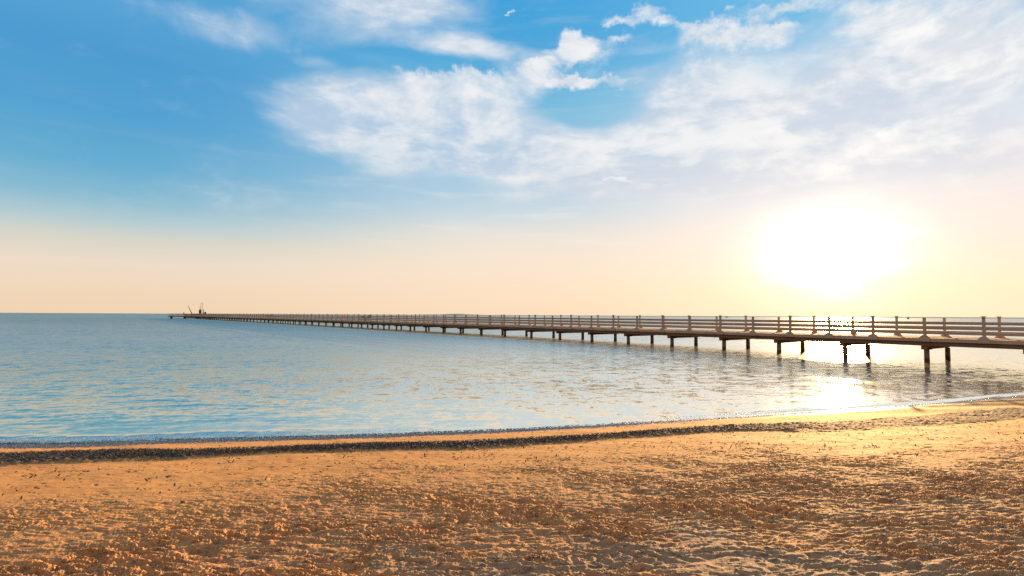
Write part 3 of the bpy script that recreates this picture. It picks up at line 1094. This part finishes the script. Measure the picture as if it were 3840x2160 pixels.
def bench(px, side, high, label):
    g = gp(px, 1205, PIER_DECK)
    d = pdir(px, 1190)
    # where the line of sight crosses the pier's middle
    oy = SG * (PW * (0.62 if side else 0.40))
    a = Vector((d.x, d.y))
    o2 = on_pier(0, oy, 0)
    mm = Matrix(((a.x, -PD.x), (a.y, -PD.y)))
    tt = mm.inverted() @ Vector((o2.x, o2.y))
    lx = tt[1]
    e = bpy.data.objects.new('bench', None)
    COL.objects.link(e)
    e.location = on_pier(lx, oy, PIER_DECK + 0.006)
    e.rotation_euler = (0, 0, pa + (math.pi if high else 0))
    e['label'] = label
    e['category'] = 'bench'
    e['group'] = 'wooden benches on the pier deck'
    st = MB()
    for i in range(4):
        st.box(-0.75, 0.75, -0.22 + i * 0.115, -0.22 + i * 0.115 + 0.10, 0.42, 0.455)
    st.build('seat', m_bench, e)
    bk_ = MB()
    for i in range(4 if high else 3):
        bk_.box(-0.75, 0.75, 0.245 + i * 0.015, 0.275 + i * 0.015, 0.52 + i * 0.12, 0.62 + i * 0.12)
    bk_.build('backrest', m_bench, e)
    for sx in (-0.68, 0.68):
        MB().box(sx - 0.035, sx + 0.035, -0.21, -0.14, 0.0, 0.418).box(sx - 0.035, sx + 0.035, -0.21, 0.24, 0.62, 0.66).box(sx - 0.035, sx + 0.035, -0.21, -0.15, 0.457, 0.618).build('leg', m_bench, e)
        MB().box(sx - 0.035, sx + 0.035, 0.20, 0.243, 0.0, 0.418).box(sx - 0.03, sx + 0.03, 0.203, 0.243, 0.42, 0.99 if high else 0.88).build('leg', m_bench, e)
    return e


bench(1366, 1, False, 'low brown slatted bench on the deck, left one of the pair nearer the beach')
bench(1381, 1, True, 'brown bench with tall slatted back, right one of the pair nearer the beach')
bench(1006, 1, False, 'low brown bench farther out on the pier, left one of its pair')
bench(1015, 1, True, 'tall-backed brown bench farther out on the pier, right one of its pair')

# ------------------------------------------------------------------ work boat behind the pier head
def paint(name, c, rough=0.5):
    m, t = material(name)
    o = t.n('ShaderNodeTexCoord').outputs['Object']
    nz = t.noise(o, 3.0, 5, 0.6)
    cc = t.mix(t.mapr(nz, 0.4, 0.75, 0, 0.5), c, tuple(v * 0.6 for v in c))
    finish(m, t, Base_Color=cc, Roughness=rough)
    return m


m_white = paint('worn white paint', (0.55, 0.55, 0.56))
m_dark = paint('dark paint', (0.03, 0.03, 0.032))
m_trim = paint('brown trim', (0.10, 0.07, 0.05))
m_mast = paint('mast paint', (0.30, 0.20, 0.13))
m_glass = paint('window glass', (0.05, 0.07, 0.09), 0.1)


def hull_mesh(L, B, D, sheer, name):
    """boat hull, bow at -x; real rounded sections"""
    ns, nk = 22, 9
    V = []
    for i in range(ns):
        u = i / (ns - 1)
        x = (u - 0.5) * L
        wdt = B / 2 * (1 - (max(0, 0.42 - u) / 0.42) ** 2.2) ** 0.8 * (1 - 0.18 * max(0, u - 0.7) / 0.3) + 0.02
        top = D + sheer * ((u - 0.62) ** 2) / 0.38
        kl = -0.55 + (0.5 * (max(0, 0.22 - u) / 0.22) ** 2)
        for k in range(nk):
            a = math.pi * k / (nk - 1)
            cy = -math.cos(a)
            cz = math.sin(a) ** 0.65
            V.append((x - 0.06 * L * (1 - cz) * (1 if u < 0.3 else 0) * (0.3 - u) / 0.3, wdt * cy, top + (kl - top) * cz))
    F = []
    for i in range(ns - 1):
        for k in range(nk - 1):
            a = i * nk + k
            F.append((a, a + 1, a + nk + 1, a + nk))
    F.append(tuple(range(nk - 1, -1, -1)))
    F.append(tuple((ns - 1) * nk + k for k in range(nk)))
    # bulwark deck
    for i in range(ns - 1):
        F.append((i * nk, (i + 1) * nk, (i + 1) * nk + nk - 1, i * nk + nk - 1))
    me = bpy.data.meshes.new(name)
    me.from_pydata(V, [], F)
    bm = bmesh.new(); bm.from_mesh(me)
    bmesh.ops.recalc_face_normals(bm, faces=bm.faces)
    bm.to_mesh(me); bm.free()
    return me


def boat_root(name, px, dist, heading, label, cat='boat'):
    d = pdir(px, 1175)
    a = Vector((d.x, d.y)).normalized()
    e = bpy.data.objects.new(name, None)
    COL.objects.link(e)
    e.location = (a.x * dist, a.y * dist, 0)
    e.rotation_euler = (0, 0, heading)
    e['label'] = label
    e['category'] = cat
    return e


D0 = 328.0
vx = pdir(733, 1175)
wb_ = boat_root('work_boat', 744, D0, math.atan2(-vx.x, vx.y), 'white work boat with slanting boom and tall masts moored behind the pier head')
wb_.scale = (1.1, 1.1, 1.1)
add_obj('hull', hull_mesh(10.6, 3.4, 1.7, 0.6, 'hull'), m_white, wb_)
MB().box(-3.0, 3.4, -1.4, 1.4, 1.72, 2.2).build('bulwark', m_trim, wb_)
wh = MB().box(0.2, 1.15, -0.9, 0.9, 2.203, 3.7).box(0.1, 1.25, -1.0, 1.0, 3.703, 3.82).box(0.35, 0.95, -0.5, 0.5, 3.823, 4.35).build('wheelhouse', m_dark, wb_)
for yy in (-0.45, 0.45):
    MB().box(0.165, 0.198, yy - 0.3, yy + 0.3, 2.95, 3.5).build('window', m_glass, wh)
MB().tube((1.55, 0, 2.203), (1.55, 0, 7.9), 0.11, 0.07).build('mast', m_mast, wb_)
MB().tube((0.85, 0, 4.35), (0.9, 0, 7.4), 0.08, 0.06).tube((0.2, 0, 5.0), (0.86, 0, 5.6), 0.06).tube((0.95, 0, 7.0), (1.46, 0, 7.0), 0.05).build('mast', m_mast, wb_)
MB().tube((-2.7, 0, 2.203), (-4.3, 0, 5.95), 0.20, 0.09).tube((-2.7, 0, 1.72), (-2.7, 0, 2.6), 0.24).build('boom', m_dark, wb_)
MB().tube((2.2, 0, 2.203), (2.1, 0, 4.3), 0.20, 0.14).build('funnel', m_dark, wb_)
MB().box(2.5, 3.2, -0.7, 0.7, 2.203, 3.0).build('locker', m_dark, wb_)

# ------------------------------------------------------------------ boats on the horizon
mb_ = boat_root('motor_boat', 3405, 900.0, R(60), 'small cabin boat on the horizon above the handrail at the sunny side')
add_obj('hull', hull_mesh(7.0, 2.6, 1.0, 0.5, 'hull'), m_mast, mb_)
cb = MB().taper(0.6, 0, 1.05, 2.7, 1.7, 1.05, 1.3, 0.95).box(-0.8, 2.0, -1.05, 1.05, 2.703, 2.85).build('cabin', m_mast, mb_)
MB().box(-0.9, -0.86, -0.8, 0.8, 1.9, 2.5).build('window', m_glass, cb)
MB().tube((1.0, 0, 2.85), (1.0, 0, 4.7), 0.06).build('mast', m_mast, mb_)
lb_ = boat_root('long_boat', 2725, 1500.0, R(-10), 'tiny low boat on the horizon left of the sun')
add_obj('hull', hull_mesh(7.5, 2.4, 1.3, 0.7, 'hull'), m_mast, lb_)
MB().taper(0.8, 0, 1.35, 2.6, 1.6, 0.9, 1.2, 0.8).build('cabin', m_mast, lb_)

# ------------------------------------------------------------------ low headland far off
m_isl, t = material('haze-paled desert rock')
pos = t.n('ShaderNodeNewGeometry').outputs['Position']
c = t.mix(t.noise(pos, 0.01, 5, 0.6), (0.86, 0.62, 0.42), (0.92, 0.70, 0.50))  # tan rock, lightened in its colour to imitate distance haze
finish(m_isl, t, Base_Color=c, Roughness=1.0)
DI = 7000.0
nx_, ny_ = 120, 14
V = []
prof_px = [(1560, 0), (1580, 2.2), (1610, 3.2), (1650, 3.4), (1672, 5.2), (1700, 6.8), (1735, 7.0), (1755, 5.6), (1775, 4.6), (1800, 2.8), (1830, 0)]
for i in range(nx_):
    px = 1560 + 270 * i / (nx_ - 1)
    hpx = np.interp(px, [p[0] for p in prof_px], [p[1] for p in prof_px])
    d = pdir(px, 1180)
    a = Vector((d.x, d.y)).normalized()
    for j in range(ny_):
        v = j / (ny_ - 1)
        dd = DI + 900 * v
        hgt = (hpx * 2.6 + 2) * math.sin(math.pi * v) ** 0.6 * (1 + 0.15 * math.sin(i * 1.7 + j)) + 3.0 * (hpx > 0.2) - 4
        V.append((a.x * dd, a.y * dd, hgt if 0 < j < ny_ - 1 else -4))
add_obj('hills', grid_mesh('hills', np.array(V), nx_, ny_, False), m_isl, kind='structure')

# ------------------------------------------------------------------ person at the end of the pier
def person(loc, rz, label):
    J = {  # name: (x, y, z, radius)
        'pel': (0, 0, 0.93, .135), 'abd': (0, 0, 1.08, .125), 'chest': (0, 0, 1.28, .145), 'ster': (0, 0, 1.42, .10), 'neck': (0, 0.0, 1.50, .055), 'chin': (0, -.01, 1.56, .062),
        'hd': (0, -.01, 1.64, .088), 'top': (0, 0, 1.72, .062),
        'hl': (-.09, 0, .88, .10), 'kl': (-.11, -.02, .50, .062), 'al': (-.12, .02, .09, .042), 'tl': (-.13, -.13, .035, .035),
        'hr': (.09, 0, .88, .10), 'kr': (.11, -.01, .50, .062), 'ar': (.12, .03, .09, .042), 'tr': (.14, -.12, .035, .035),
        'sl': (-.18, 0, 1.40, .062), 'el': (-.24, .02, 1.12, .045), 'wl': (-.20, -.16, .98, .03), 'fl': (-.18, -.24, .97, .028),
        'sr': (.18, 0, 1.40, .062), 'er': (.25, .03, 1.12, .045), 'wr': (.22, -.14, 1.0, .03), 'fr': (.20, -.22, 1.0, .028)}
    E = ['pel-abd', 'abd-chest', 'chest-ster', 'ster-neck', 'neck-chin', 'chin-hd', 'hd-top', 'pel-hl', 'hl-kl', 'kl-al', 'al-tl', 'pel-hr', 'hr-kr', 'kr-ar', 'ar-tr',
         'ster-sl', 'sl-el', 'el-wl', 'wl-fl', 'ster-sr', 'sr-er', 'er-wr', 'wr-fr']
    keys = list(J)
    me = bpy.data.meshes.new('person')
    me.from_pydata([J[k][:3] for k in keys], [tuple(keys.index(a) for a in e.split('-')) for e in E], [])
    o = add_obj('person', me, m_dark, None, label=label, category='person')
    o.location = loc
    o.rotation_euler = (0, 0, rz)
    sk = o.modifiers.new('skin', 'SKIN')
    me.skin_vertices[0]
    for i, k in enumerate(keys):
        sv_ = me.skin_vertices[0].data[i]
        sv_.radius = (J[k][3], J[k][3] * (0.75 if k in ('pel', 'abd', 'chest') else 1.0))
        sv_.use_root = (k == 'pel')
    ss_ = o.modifiers.new('sub', 'SUBSURF')
    ss_.levels = ss_.render_levels = 1
    o.scale = (1.1, 1.1, 1.08)
    return o


dl = pdir(689, 1175)
a = Vector((dl.x, dl.y)).normalized()
ctr = Vector((on_pier(x0h + 1.6, 0, 0).x, on_pier(x0h + 1.6, 0, 0).y))
pnv = Vector((PN.x, PN.y))
mm = Matrix(((a.x, -pnv.x), (a.y, -pnv.y)))
tt = mm.inverted() @ ctr
person(Vector((a.x * tt[0], a.y * tt[0], PIER_DECK + 0.03)), 0.3, 'person in dark clothes standing at the railing of the pier head')
